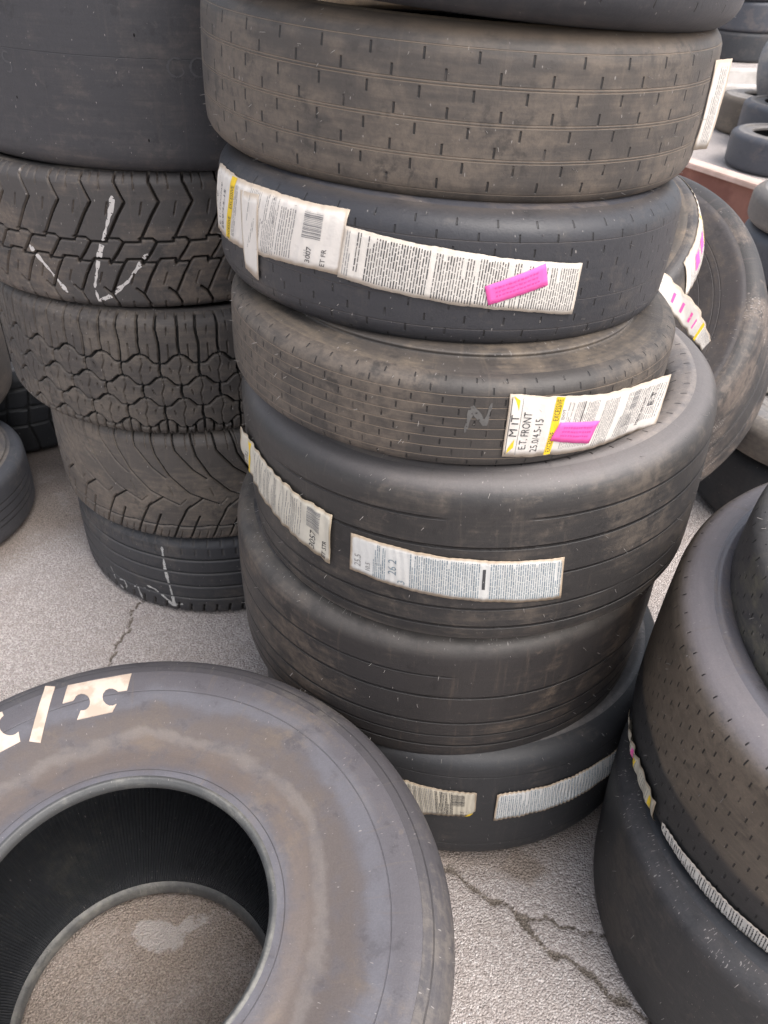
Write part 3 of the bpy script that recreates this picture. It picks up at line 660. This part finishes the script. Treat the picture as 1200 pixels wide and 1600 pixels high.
# ---- left stack ---------------------------------------------------------------
GL = 'worn tyres piled in the left stack'
tl2 = tile_from([[(0, .26), (1, .26)], [(0, .41), (1, .41)], [(0, .57), (1, .57)], [(0, .72), (1, .72)], [(.5, .80), (.35, .95)]], .030, .24, 12, 120, .006, .0022, thin=[[(.2, .05), (.3, .2)]])
c2t = Tyre('road_tyre', 'bottom tyre of the left stack with straight grooves and a white painted arrow', -.418, 1.712, .110, .354, .221, (.011, -.002),
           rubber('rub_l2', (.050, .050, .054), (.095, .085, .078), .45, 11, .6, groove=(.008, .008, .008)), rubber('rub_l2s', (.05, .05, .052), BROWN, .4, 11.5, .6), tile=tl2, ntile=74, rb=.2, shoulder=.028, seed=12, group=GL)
segs3 = [[(-.1, .0), (.05, .20), (.35, .36), (.8, .50), (1.5, .60)], [(.45, .0), (.55, .16), (.95, .31), (1.25, .38)], [(.15, 1.0), (.42, .80), (.70, .64), (1.1, .55)], [(.58, 1.0), (.85, .80), (1.0, .70)],
         [(0, .80), (.25, .79), (.5, .80), (1, .80)]]
tl3 = tile_from(segs3, .083, .28, 76, 160, .007, .0018, thin=[[(.30, .0), (.36, .14)], [(.78, .0), (.84, .16)], [(.0, .0), (.06, .12)], [(.36, 1), (.52, .84)], [(.80, 1), (.97, .84)], [(.0, 1), (.18, .84)], [(.55, .60), (.72, .55)], [(.62, .66), (.80, .60)], [(.3, .45), (.4, .52)]])
c3t = Tyre('road_tyre', 'brown tyre with swept diagonal tread, second from ground in the left stack', -.427, 1.708, .355, .357, .268, (.014, .007),
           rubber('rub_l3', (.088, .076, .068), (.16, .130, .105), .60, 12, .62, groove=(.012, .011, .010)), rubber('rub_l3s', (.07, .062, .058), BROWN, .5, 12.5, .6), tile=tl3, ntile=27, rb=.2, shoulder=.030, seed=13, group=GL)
hexs, th4 = [], []
zv = [.345, .505, .665, .835]
amp = .026
for k, v0 in enumerate(zv):                                # zigzag between the rows of blocks; each row is shifted by half a block
    o_ = 0 if k % 2 == 0 else .5
    hexs.append([(-.13 + o_, v0 - amp), (.05 + o_, v0 - amp - .008), (.15 + o_, v0 - amp), (.34 + o_, v0 + amp), (.52 + o_, v0 + amp + .006), (.66 + o_, v0 + amp), (.87 + o_, v0 - amp)])
    if k < 3:
        v1 = zv[k + 1]
        hexs.append([(.5 + o_, v0 + amp), (.47 + o_, (v0 + v1) / 2), (.51 + o_, v1 - amp)])
        th4.append([(.02 + o_, v0 - amp), (.05 + o_, v0 + .035), (-.03 + o_, v0 + .09), (.0 + o_, v1 + amp)])
        th4 += [[(.26 + o_, v0 + .05), (.24 + o_, v0 + .085)], [(-.26 + o_, v0 + .06), (-.22 + o_, v0 + .095)]]
hexs += [[(.0, 0), (.03, .12), (.0, .24), (.02, .315)], [(.5, 0), (.47, .14), (.52, .24), (.5, .37)]]
hexs += [[(.02, .86), (.02, 1)], [(.50, .81), (.49, 1)], [(.25, .84), (.27, 1)], [(.75, .84), (.73, 1)]]
th4 += [[(.25, .24), (.25, .33)], [(.75, .24), (.75, .34)], [(.25, .0), (.24, .06)], [(.74, .0), (.75, .06)], [(.13, .9), (.12, .97)], [(.62, .9), (.63, .97)], [(.25, .10), (.26, .15)], [(.76, .12), (.74, .17)]]
tl4 = tile_from(hexs, .0725, .27, 60, 190, .012, .0021, thin=th4)
c4t = Tyre('off_road_tyre', 'off-road tyre with hexagonal tread blocks, third from the ground in the left stack', -.462, 1.741, .615, .392, .252, (.016, .001),
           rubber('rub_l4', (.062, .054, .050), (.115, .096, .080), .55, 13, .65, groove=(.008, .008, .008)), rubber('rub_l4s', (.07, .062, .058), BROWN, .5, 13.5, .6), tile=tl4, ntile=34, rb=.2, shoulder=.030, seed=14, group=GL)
segs5 = [[(.5, 0), (.46, .09), (.60, .17), (.70, .22), (.45, .30), (.05, .45)],
         [(0, .45), (.38, .45), (.50, .475), (1.0, .475), (1.02, .45)], [(.50, .475), (.30, .54), (.05, .61)],
         [(0, .62), (.05, .61), (.45, .61), (.55, .585), (1.0, .585), (1.0, .62)],
         [(.45, .61), (.20, .70), (-.10, .83), (.05, .90), (.02, 1.0)], [(-.10, .83), (-.30, .79)]]
tl5 = tile_from(segs5, .056, .25, 44, 170, .011, .0019, thin=[[(.0, 0), (.02, .14)], [(.75, .0), (.74, .10)], [(.2, .22), (.1, .30)], [(.7, .68), (.55, .76)], [(.55, .88), (.5, 1.)]])
c5t = Tyre('off_road_tyre', 'zigzag-tread tyre with a big white painted arrow, under the wide slick', -.492, 1.765, .857, .396, .234, (-.002, .008),
           rubber('rub_l5', (.060, .054, .052), (.125, .100, .082), .50, 14, .62, groove=(.016, .012, .010)), rubber('rub_l5s', (.06, .056, .055), BROWN, .5, 14.5, .6), tile=tl5, ntile=44, rb=.2, shoulder=.026, seed=15, group=GL)
c6t = Tyre('racing_tyre', 'very wide smooth grey slick on top of the left stack', -.46, 1.79, 1.149, .415, .35, (.017, .004),
           rubber('rub_l6', (.044, .043, .048), (.075, .066, .064), .45, 15, .55, lines=lines_at((-.004,), .0008, (.04, .04, .045), .5, .6)),
           rubber('rub_l6s', (.06, .06, .065), BROWN, .4, 15.5, .6), rb=.2, shoulder=.035, hair=50, seed=16, group=GL)
mark(c5t, [[(-1.518, .084), (-1.524, .068), (-1.537, .056), (-1.615, -.0176), (-1.662, -.075)], [(-1.95, -.012), (-1.936, -.0204), (-1.86, -.056), (-1.80, -.090)], [(-1.40, -.012), (-1.424, -.0213), (-1.507, -.0612), (-1.60, -.090), (-1.655, -.100), (-1.66, -.08)]],
     CHALK, .0085, 'painted_stroke', None, seed=7)
mark(c2t, [[(-1.763, .0888), (-1.76, .0238), (-1.74, -.0426), (-1.735, -.085)], [(-1.915, -.040), (-1.86, -.044), (-1.80, -.062), (-1.744, -.0853), (-1.654, -.074), (-1.58, -.034)]],
     plain('chalk_white', (.50, .49, .47), .9, .5, 90), .0075, 'chalk_stroke', None, seed=9)
mark(c2t, [[(-2.235, -.035), (-2.215, -.060), (-2.21, -.070)], [(-2.165, -.062), (-2.115, -.057), (-2.10, -.072), (-2.14, -.088), (-2.175, -.082)],
           [(-2.03, -.062), (-2.00, -.05), (-1.975, -.092)], [(-1.945, -.050), (-1.905, -.058)]], plain('chalk_soft', (.38, .37, .36), .9, .5, 90), .006, 'chalk_stroke', None, seed=10)
def circ(th, z, rr, a0, a1, R): return [(th + rr * math.cos(math.radians(q)) / R, z + rr * math.sin(math.radians(q))) for q in np.linspace(a0, a1, 14)]
mark(c6t, [circ(-1.294, -.0147, .013, 50, 330, .415) + [(-1.275, -.014)], circ(-1.212, -.0144, .013, 50, 330, .415) + [(-1.195, -.014)],
           circ(-1.943, -.016, .007, 30, 260, .415) + circ(-1.943, -.030, .007, 80, -120, .415)], CHALKF, .003, 'chalk_stroke', None, seed=12)
mark(c6t, [[(-1.431, .029), (-1.431, .024)], [(-1.421, -.117), (-1.421, -.122)], [(-1.93, -.07), (-1.93, -.074)]], plain('vent_hole', (.008, .008, .008), .9), .004, 'vent_hole', None, brk=False)

# ---- foreground tyre -----------------------------------------------------------
FR, FW = .422, .349
fs = FR - .045
zt = FW / 2
GB = (.17, .165, .19)
f_side = rubber('rub_fs', (.118, .110, .120), (.165, .138, .120), .42, 21, .40, streak=.35, rings=[(.300, .055, (.135, .105, .084), .6), (.318, .014, (.21, .185, .17), .6), (.345, .030, (.175, .132, .102), .5), (.392, .030, (.15, .148, .168), .75), (.245, .024, (.155, .152, .17), .7)],
                lines=[(.372, .0007, (.05, .045, .045), .6, 1.0, 0), (.238, .0010, (.07, .065, .07), .5, .9, 0)])
f_tr = rubber('rub_ft', (.075, .070, .076), (.13, .115, .105), .45, 22, .55, lines=lines_at((.185, .05, -.08), .0012, (.03, .028, .03), .6, 1.2))
F_ = Tyre('racing_tyre', 'huge foreground slick lying flat with raised cream letters', -.31, .499, .174, FR, FW, (.027, -.037), f_tr, f_side,
          bead_mat=rubber('rub_fb', (.085, .085, .085), (.17, .165, .15), .5, 23, .5), rb=.186, shoulder=.050, hair=170, seed=22, NU=320,
          side_r=[(.3757, .1742), (.3600, .1762), (.330, .1755), (.295, .1720), (.262, .1665), (.238, .1640), (.222, .1650), (.205, .1662), (.194, .1664)])
def side_z(T, r):
    q = T.sideP[::-1]; return np.interp(r, q[:, 0], q[:, 1])
LT = dict(
T=[(-0.1701, 0.3348), (-0.0803, 0.3652), (-0.078, 0.3308), (-0.0909, 0.3273), (-0.0942, 0.3298), (-0.1002, 0.3326), (-0.106, 0.3322), (-0.1102, 0.3287), (-0.1121, 0.3229), (-0.1113, 0.3159), (-0.108, 0.3092), (-0.1029, 0.3041), (-0.0969, 0.3016), (-0.0913, 0.3022), (-0.0872, 0.3057), (-0.0895, 0.2915), (-0.1367, 0.2736), (-0.1361, 0.2897), (-0.1321, 0.29), (-0.1285, 0.2923), (-0.1263, 0.2963), (-0.1259, 0.3015), (-0.1273, 0.3071), (-0.1304, 0.3124), (-0.1347, 0.3166), (-0.1397, 0.319), (-0.1445, 0.3193), (-0.1484, 0.3174), (-0.151, 0.3137), (-0.1518, 0.3086), (-0.1524, 0.3057), (-0.1662, 0.2994)],
S=[(-0.2034, 0.331), (-0.1885, 0.3309), (-0.1762, 0.2321), (-0.1924, 0.2325)],
M=[(-0.2632, 0.2717), (-0.2491, 0.2792), (-0.2443, 0.2726), (-0.2458, 0.2677), (-0.2461, 0.2624), (-0.2448, 0.2566), (-0.2419, 0.2509), (-0.2379, 0.2458), (-0.233, 0.2418), (-0.2277, 0.2393), (-0.2226, 0.2385), (-0.2181, 0.2394), (-0.2145, 0.242), (-0.2123, 0.246), (-0.2044, 0.2308), (-0.2275, 0.2099), (-0.2418, 0.1957), (-0.2611, 0.225)])
for k, pts in LT.items():
    bm = bmesh.new(); vsx = [bm.verts.new((x, y, 0)) for x, y in pts]; f = bm.faces.new(vsx)
    bmesh.ops.triangulate(bm, faces=[f])
    for _ in range(3): bmesh.ops.subdivide_edges(bm, edges=[e for e in bm.edges if e.calc_length() > .008], cuts=1, use_grid_fill=True); bmesh.ops.triangulate(bm, faces=bm.faces)
    if sum(f.normal.z for f in bm.faces) < 0: bmesh.ops.reverse_faces(bm, faces=bm.faces)
    for v in bm.verts: v.co.z = float(side_z(F_, math.hypot(v.co.x, v.co.y))) + .0012
    me = bpy.data.meshes.new('raised_letter'); bm.to_mesh(me); bm.free(); me.materials.append(LETTER)
    o = bpy.data.objects.new('raised_letter', me); C.objects.link(o); o.parent = F_.e
    md = o.modifiers.new('thickness', 'SOLIDIFY'); md.thickness = .0020; md.offset = -1

# ---- right stack -----------------------------------------------------------------
GR = 'racing tyres piled in the right stack'
r1 = Tyre('racing_tyre', 'bottom tyre of the right stack, black with scuffed white specks near its upper edge', .747, .711, .153, .368, .305, (-.046, .012),
          rubber('rub_r1', (.028, .029, .031), (.060, .053, .048), .40, 31, .55, specks=1.15, edge=(.110, .150, (.10, .09, .09), .5, 1.0)),
          rubber('rub_r1s', (.048, .05, .056), (.08, .075, .075), .4, 31.5, .5), hair=140, shoulder=.034, seed=32, group=GR)
r2 = Tyre('racing_tyre', 'dotted brown and black slick with a shiny shoulder, middle of the right stack', .761, .752, .468, .371, .327, (-.028, -.117),
          rubber('rub_r2', (.100, .080, .062), (.150, .118, .090), .60, 32, .50, sipe=(.034, .0180, .0012, .0052, .155), band=(.145, .175, (.20, .185, .20))),  # lavender band paints the shoulder sheen into the rubber colour
          rubber('rub_r2s', (.15, .142, .155), (.20, .17, .155), .45, 33, .20, rings=[(.36, .05, (.05, .052, .055), .7)]), hair=90, shoulder=.052, dish=.085, seed=33, group=GR)  # sidewall colour lifted to carry part of the painted sheen
# lower half of that tread is clean black rubber: same material, colour switched across V
def two_tone(mat, v0, v1, col):
    t = mat.node_tree; p = [n for n in t.nodes if n.type == 'BSDF_PRINCIPLED'][0]
    src = p.inputs['Base Color'].links[0].from_socket
    uv = t.nodes.new('ShaderNodeTexCoord'); sp = t.nodes.new('ShaderNodeSeparateXYZ'); t.links.new(uv.outputs['UV'], sp.inputs[0])
    nz = t.nodes.new('ShaderNodeTexNoise'); nz.inputs['Scale'].default_value = 9; t.links.new(uv.outputs['Object'], nz.inputs['Vector'])
    ad = t.nodes.new('ShaderNodeMath'); ad.operation = 'MULTIPLY_ADD'; t.links.new(nz.outputs[0], ad.inputs[0]); ad.inputs[1].default_value = .03; t.links.new(sp.outputs[1], ad.inputs[2])
    mr = t.nodes.new('ShaderNodeMapRange'); mr.interpolation_type = 'SMOOTHSTEP'; t.links.new(ad.outputs[0], mr.inputs[0]); mr.inputs[1].default_value = v0; mr.inputs[2].default_value = v1
    mx = t.nodes.new('ShaderNodeMix'); mx.data_type = 'RGBA'; mx.blend_type = 'MULTIPLY'; t.links.new(mr.outputs[0], mx.inputs[0])
    mx.inputs[7].default_value = (*col, 1); t.links.new(src, mx.inputs[6]); t.links.new(mx.outputs[2], p.inputs['Base Color'])
two_tone(r2.tread.data.materials[0], -.012, -.030, (.30, .36, .47))
r3 = Tyre('racing_tyre', 'narrow dotted tyre nested in the top of the right stack', .745, .755, .660, .285, .15, (-.028, -.117),
          rubber('rub_r3', (.075, .072, .072), (.14, .13, .10), .55, 34, .55, sipe=(.032, .0170, .0012, .0040, .075)), rubber('rub_r3s', (.09, .085, .08), BROWN, .5, 34.5, .5), hair=40, shoulder=.03, seed=34, group=GR)
R2a = Label(r2, (2.93 - 2 * PI, -.120), (2.93 - 2 * PI, -.155), (-2.905, -.100), (-2.89, -.150), PAP3, .0035, .024, 61, scall=.003, jag=.002, base=.003, lab='crumpled label scrap with a red mark')
b = R2a.Lb; a = R2a.La
R2a.fine(.01, a - .01, step=.004, th=.001, mi=1, para=.3); R2a.rect(a * .42, b * .3, a * .46, b * .9, 3); R2a.rect(a * .52, b * .1, a * .56, b * .9, 2); R2a.rect(a * .88, b * .2, a * .92, b * .8, 2); R2a.done((INK, INKG, YEL, PINK))
R2b = Label(r2, (-2.848, -.112), (-2.835, -.148), (-2.15, -.088), (-2.14, -.126), PAP, .0016, .009, 62, scall=.0020, base=.0025, lab='pleated cream strip of fine print')
R2b.fine(.004, R2b.La - .004, step=.0040, th=.0014, mi=0); R2b.done()

# ---- leaning tyres behind ----------------------------------------------------------
GB_ = 'tyres piled behind the middle stack'
zig = tile_from([[(0, .30), (1, .30)], [(0, .50), (1, .50)], [(0, .70), (1, .70)]], .06, .34, 8, 90, .005, .0025)
b1 = Tyre('racing_tyre', 'big brown tyre leaning on edge behind the middle stack with a crumpled paper strip', .488, 1.894, .475, .420, .316, (-.658, -.692),
          rubber('rub_b1', (.045, .042, .042), (.15, .12, .10), .50, 41, .55, specks=1.2), rubber('rub_b1s', (.082, .074, .074), (.130, .106, .090), .48, 42, .5, lines=lines_at((.23, .245, .275, .305), .0012, (.07, .06, .055), .6, 1.5)),
          tile=zig, ntile=44, shoulder=.04, dish=.018, rb=.17, seed=42, group=GB_)
b2 = Tyre('racing_tyre', 'narrow tyre resting on the big leaning tyre, with a white label bearing pink marks', .341, 1.809, .711, .328, .097, (-.466, -.296),
          rubber('rub_b2', (.06, .055, .055), BROWN, .5, 43, .5), rubber('rub_b2s', (.13, .112, .095), TAN, .65, 44, .5), shoulder=.025, dish=.02, seed=44, group=GB_)
B2l = Label(b2, (-.72, .040), (-.78, -.034), (.60, .036), (.60, -.036), PAP2, .0012, .02, 71, lab='white label with a yellow stripe and pink marks')
b = B2l.Lb; a = B2l.La
B2l.fine(.02, a * .42, step=.004, th=.001, mi=1); B2l.fine(a * .6, a - .01, step=.004, th=.001, mi=1)
B2l.rect(a * .33, .002, a * .36, b - .002, 2, .0004)
B2l.rect(a * .21, b * .35, a * .28, b * .75, 3, .0006); B2l.rect(a * .11, b * .3, a * .17, b * .7, 3, .0006)
B2l.done((INK, INKG, YEL, PINK))
# crumpled strip lying on the big tyre's sidewall
def b1surf(q, t, off):
    A = np.array([(.176, -.2106, .386), (.1997, -.2305, .2522), (.2242, -.2344, .125)]); Bq = np.array([(.2016, -.1816, .404), (.2404, -.2122, .2787), (.2464, -.2226, .134)])
    X = np.stack([(1 - t) * np.interp(q, [0, .5, 1], A[:, k]) + t * np.interp(q, [0, .5, 1], Bq[:, k]) for k in range(3)], -1)
    return X + off[..., None] * np.array([-.3, -.3, .6])
B1l = Label(b1, (0, .04), (0, 0), (1, .04), (1, 0), PAP2, .008, .045, 72, scall=.002, surf=b1surf, length=.28, lab='crumpled white strip with pink and yellow marks')
b = B1l.Lb; a = B1l.La
B1l.rect(a * .70, .002, a * .74, b - .002, 2, .0005)
for q_ in (.2, .34, .48, .58): B1l.rect(a * q_, b * .3, a * (q_ + .03), b * .7, 3, .0006)
B1l.fine(a * .76, a * .98, step=.004, th=.001, mi=1); B1l.done((INK, INKG, YEL, PINK))

BK = rubber('rub_bk', (.035, .037, .042), (.06, .055, .055), .4, 51, .6); BKs = rubber('rub_bks', (.10, .095, .095), (.17, .15, .135), .5, 52, .5)
GRY = rubber('rub_gry', (.12, .108, .10), (.19, .165, .14), .6, 53, .6); GRYs = rubber('rub_grys', (.17, .16, .155), (.25, .225, .20), .6, 54, .5)
PALE = rubber('rub_pale', (.26, .24, .225), (.34, .31, .28), .6, 56, .7)
BLU = rubber('rub_blu', (.058, .062, .075), (.10, .09, .09), .4, 55, .55)
def bt(label, x, y, zc, R=.33, w=.22, tread=BK, side=BKs, tilt=(0, 0), nm='tyre', grp='loose tyres in the yard behind', **k):
    k.setdefault('dish', .005); k.setdefault('rb', .2)
    return Tyre(nm, label, x, y, zc, R, w, tilt, tread, side, NU=96, shoulder=.045, group=grp, **k)
bt('black tyre on the ground under the grey one, right of the leaning tyre', 1.22, 1.98, .11, .33, .22, BK, BKs)
bt('thin grey dusty tyre lying on the black one, right of the leaning tyre', 1.20, 1.97, .28, .335, .11, GRY, GRYs)
# stack behind the leaning tyre
bt('bottom tyre of the stack right behind the big leaning tyre', 1.71, 3.25, .10, .33, .20, BK, BKs, grp='tyre stack behind the leaning tyre')
bt('middle tyre of the stack right behind the big leaning tyre', 1.72, 3.24, .29, .34, .18, BLU, BKs, grp='tyre stack behind the leaning tyre')
bt('topmost grey tyre of the stack right behind the big leaning tyre', 1.71, 3.25, .445, .33, .13, GRY, GRYs, grp='tyre stack behind the leaning tyre')

# ---- far left --------------------------------------------------------------------
kw = Tyre('wheel', 'small tyre on a white wheel lying flat at the far left', -1.222, 1.685, .089, .285, .178, (0, 0), 
          rubber('rub_k', (.072, .072, .080), (.12, .11, .105), .4, 61, .55, specks=.5, lines=lines_at((-.03, -.012, .012, .03), .0022, (.02, .02, .02), .85, 3.0)), rubber('rub_ks', (.10, .095, .10), (.22, .19, .16), .55, 62, .5, lines=[(.138, .006, (.34, .28, .20), .9, .5, 0)]),
          shoulder=.034, dish=-.006, rb=.214, hair=20, seed=61, group=None, cat='wheel')
WM = plain('wheel_white', (.72, .71, .69), .4, .1, 20)
pp = catmull([(.213, .074), (.220, .090), (.210, .093), (.195, .060), (.14, .035), (.06, .045), (.03, .048), (.001, .048)], 5)
n_ = 96; th_ = np.arange(n_) * 2 * PI / n_
PP = np.stack([pp[None, :, 0] * np.cos(th_)[:, None], pp[None, :, 0] * np.sin(th_)[:, None], np.broadcast_to(pp[None, :, 1], (n_, len(pp)))], -1).reshape(-1, 3)
o = mesh_obj('rim', PP, grid_faces(n_, len(pp), True), WM, kw.e)
tlK = tile_from([[(0, .2), (1, .2)], [(0, .4), (1, .42)], [(0, .6), (1, .6)], [(.5, 0), (.3, .2), (.1, .4), (-.1, .6), (.1, .8), (.2, 1.)]], .06, .25, 22, 90, .007, .003)
Tyre('road_tyre', 'dark tyre standing in shade behind the white wheel at far left', -1.20, 2.30, .13, .34, .26, (0, 0), rubber('rub_kd', (.020, .021, .024), (.034, .032, .031), .4, 63, .6, groove=(.015, .015, .015)), BKs, tile=tlK, ntile=36, rb=.2, seed=63, group='tyres at the far left edge')
Tyre('road_tyre', 'brown dusty tyre perched above the dark one at the far left edge', -1.385, 1.88, .352, .361, .235, (0, 0), rubber('rub_kb', (.12, .10, .085), (.19, .15, .12), .6, 64, .6, specks=.8), BKs, rb=.2, seed=64, group='tyres at the far left edge')
Tyre('road_tyre', 'tyre lying on the ground beneath the brown dusty one at far left', -1.56, 2.12, .132, .33, .262, (0, 0), BK, BKs, rb=.2, NU=96, seed=65, group='tyres at the far left edge')

# ---- far right yard -----------------------------------------------------------------
gs = 'tall tyre stacks at the back of the yard'
words = ['lowest', 'second', 'third', 'fourth', 'fifth']
for sx, sy, nn, wd in ((3.93, 11.1, 5, 'nearer'), (4.75, 11.4, 4, 'farther right')):
    for k in range(nn):
        bt('%s tyre from the ground in the %s dark stack at the top right' % (words[k], wd), sx + .02 * math.sin(k * 2.3), sy, .15 + .30 * k, .42, .30, BLU if k % 2 else BK, BKs, grp=gs)
bt('tyre with a pale grey top and brown tread standing alone in the yard', 2.76, 6.98, .13, .30, .26, rubber('rub_y1', (.11, .090, .072), (.16, .13, .10), .6, 71, .7), PALE, grp=None, rb=.13, dish=-.01)
bt('tyre lying flat in front of the yard pile beside the rusty rail', 2.53, 5.85, .11, .33, .22, BLU, GRYs)
bt('wide black tyre behind the front one of the yard pile', 2.80, 6.46, .15, .34, .30, BLU, GRYs)
bt('dark tyre lying on top of the wide black tyre in the yard pile', 2.93, 6.42, .43, .33, .26, BK, GRYs)
bt('grey tyre propped upright on the yard pile at the right edge', 2.99, 7.05, .36, .35, .24, rubber('rub_y2', (.12, .12, .13), (.2, .185, .17), .6, 72, .5), rubber('rub_y2s', (.30, .28, .26), (.42, .38, .34), .6, 73, .5), tilt=(1.6, -1.8))

def beam(name, p0, p1, prof, mat, label, cat, bev=.01):
    """profile (across, up) swept from p0 to p1"""
    p0 = Vector(p0); p1 = Vector(p1); d = (p1 - p0).normalized(); sd_ = d.cross(Vector((0, 0, 1))).normalized(); u = Vector((0, 0, 1))
    bm = bmesh.new(); A = [bm.verts.new(p0 + sd_ * a + u * b_) for a, b_ in prof]; B = [bm.verts.new(p1 + sd_ * a + u * b_) for a, b_ in prof]
    n = len(prof)
    for i in range(n): bm.faces.new((A[i], A[(i + 1) % n], B[(i + 1) % n], B[i]))
    bm.faces.new(A[::-1]); bm.faces.new(B); bmesh.ops.recalc_face_normals(bm, faces=bm.faces)
    bmesh.ops.bevel(bm, geom=list(bm.edges), offset=bev, segments=2, affect='EDGES')
    me = bpy.data.meshes.new(name); bm.to_mesh(me); bm.free(); me.materials.append(mat)
    o = bpy.data.objects.new(name, me); C.objects.link(o)
    if label: o['label'] = label; o['category'] = cat
    return o
conc = plain('concrete_pale', (.52, .49, .46), .85, .3, 12, col2=(.42, .39, .36))
beam('parking_kerb', (2.4, 8.95, 0), (4.2, 9.15, 0), [(-.14, 0), (.14, 0), (.12, .15), (-.12, .15)], conc, 'pale concrete kerb at the foot of the dark tyre stacks', 'kerb')
beam('parking_kerb', (2.2, 8.25, 0), (3.8, 8.4, 0), [(-.10, 0), (.10, 0), (.09, .12), (-.09, .12)], conc, 'shorter pale concrete kerb in front, behind the lone brown tyre', 'kerb')
rust = plain('rusty_steel', (.27, .125, .095), .75, .4, 14, col2=(.20, .085, .065)); rustl = plain('rusty_steel_worn', (.60, .44, .38), .6, .3, 18, col2=(.50, .36, .30))
re_ = empty('steel_rail', (1.5, 4.36, 0), (0, 0), 'rusty red steel rail with a pale worn top edge crossing the yard', 'rail')
def rail_part(nm, prof, mat):
    d0 = Vector((1.499, 4.36, 0)); d1 = Vector((1.740, 3.951, 0)); dd = (d1 - d0)
    o = beam(nm, d0 - dd * .9, d0 + dd * 3.2, prof, mat, None, None, .004); o.parent = re_; o.matrix_parent_inverse = re_.matrix_world.inverted(); return o
rail_part('web', [(-.02, .03), (.015, .03), (.015, .325), (-.02, .325)], rust)
rail_part('top_flange', [(-.05, .327), (.045, .327), (.045, .352), (-.05, .352)], rustl)
rail_part('bottom_flange', [(-.06, 0), (.055, 0), (.055, .028), (-.06, .028)], rust)
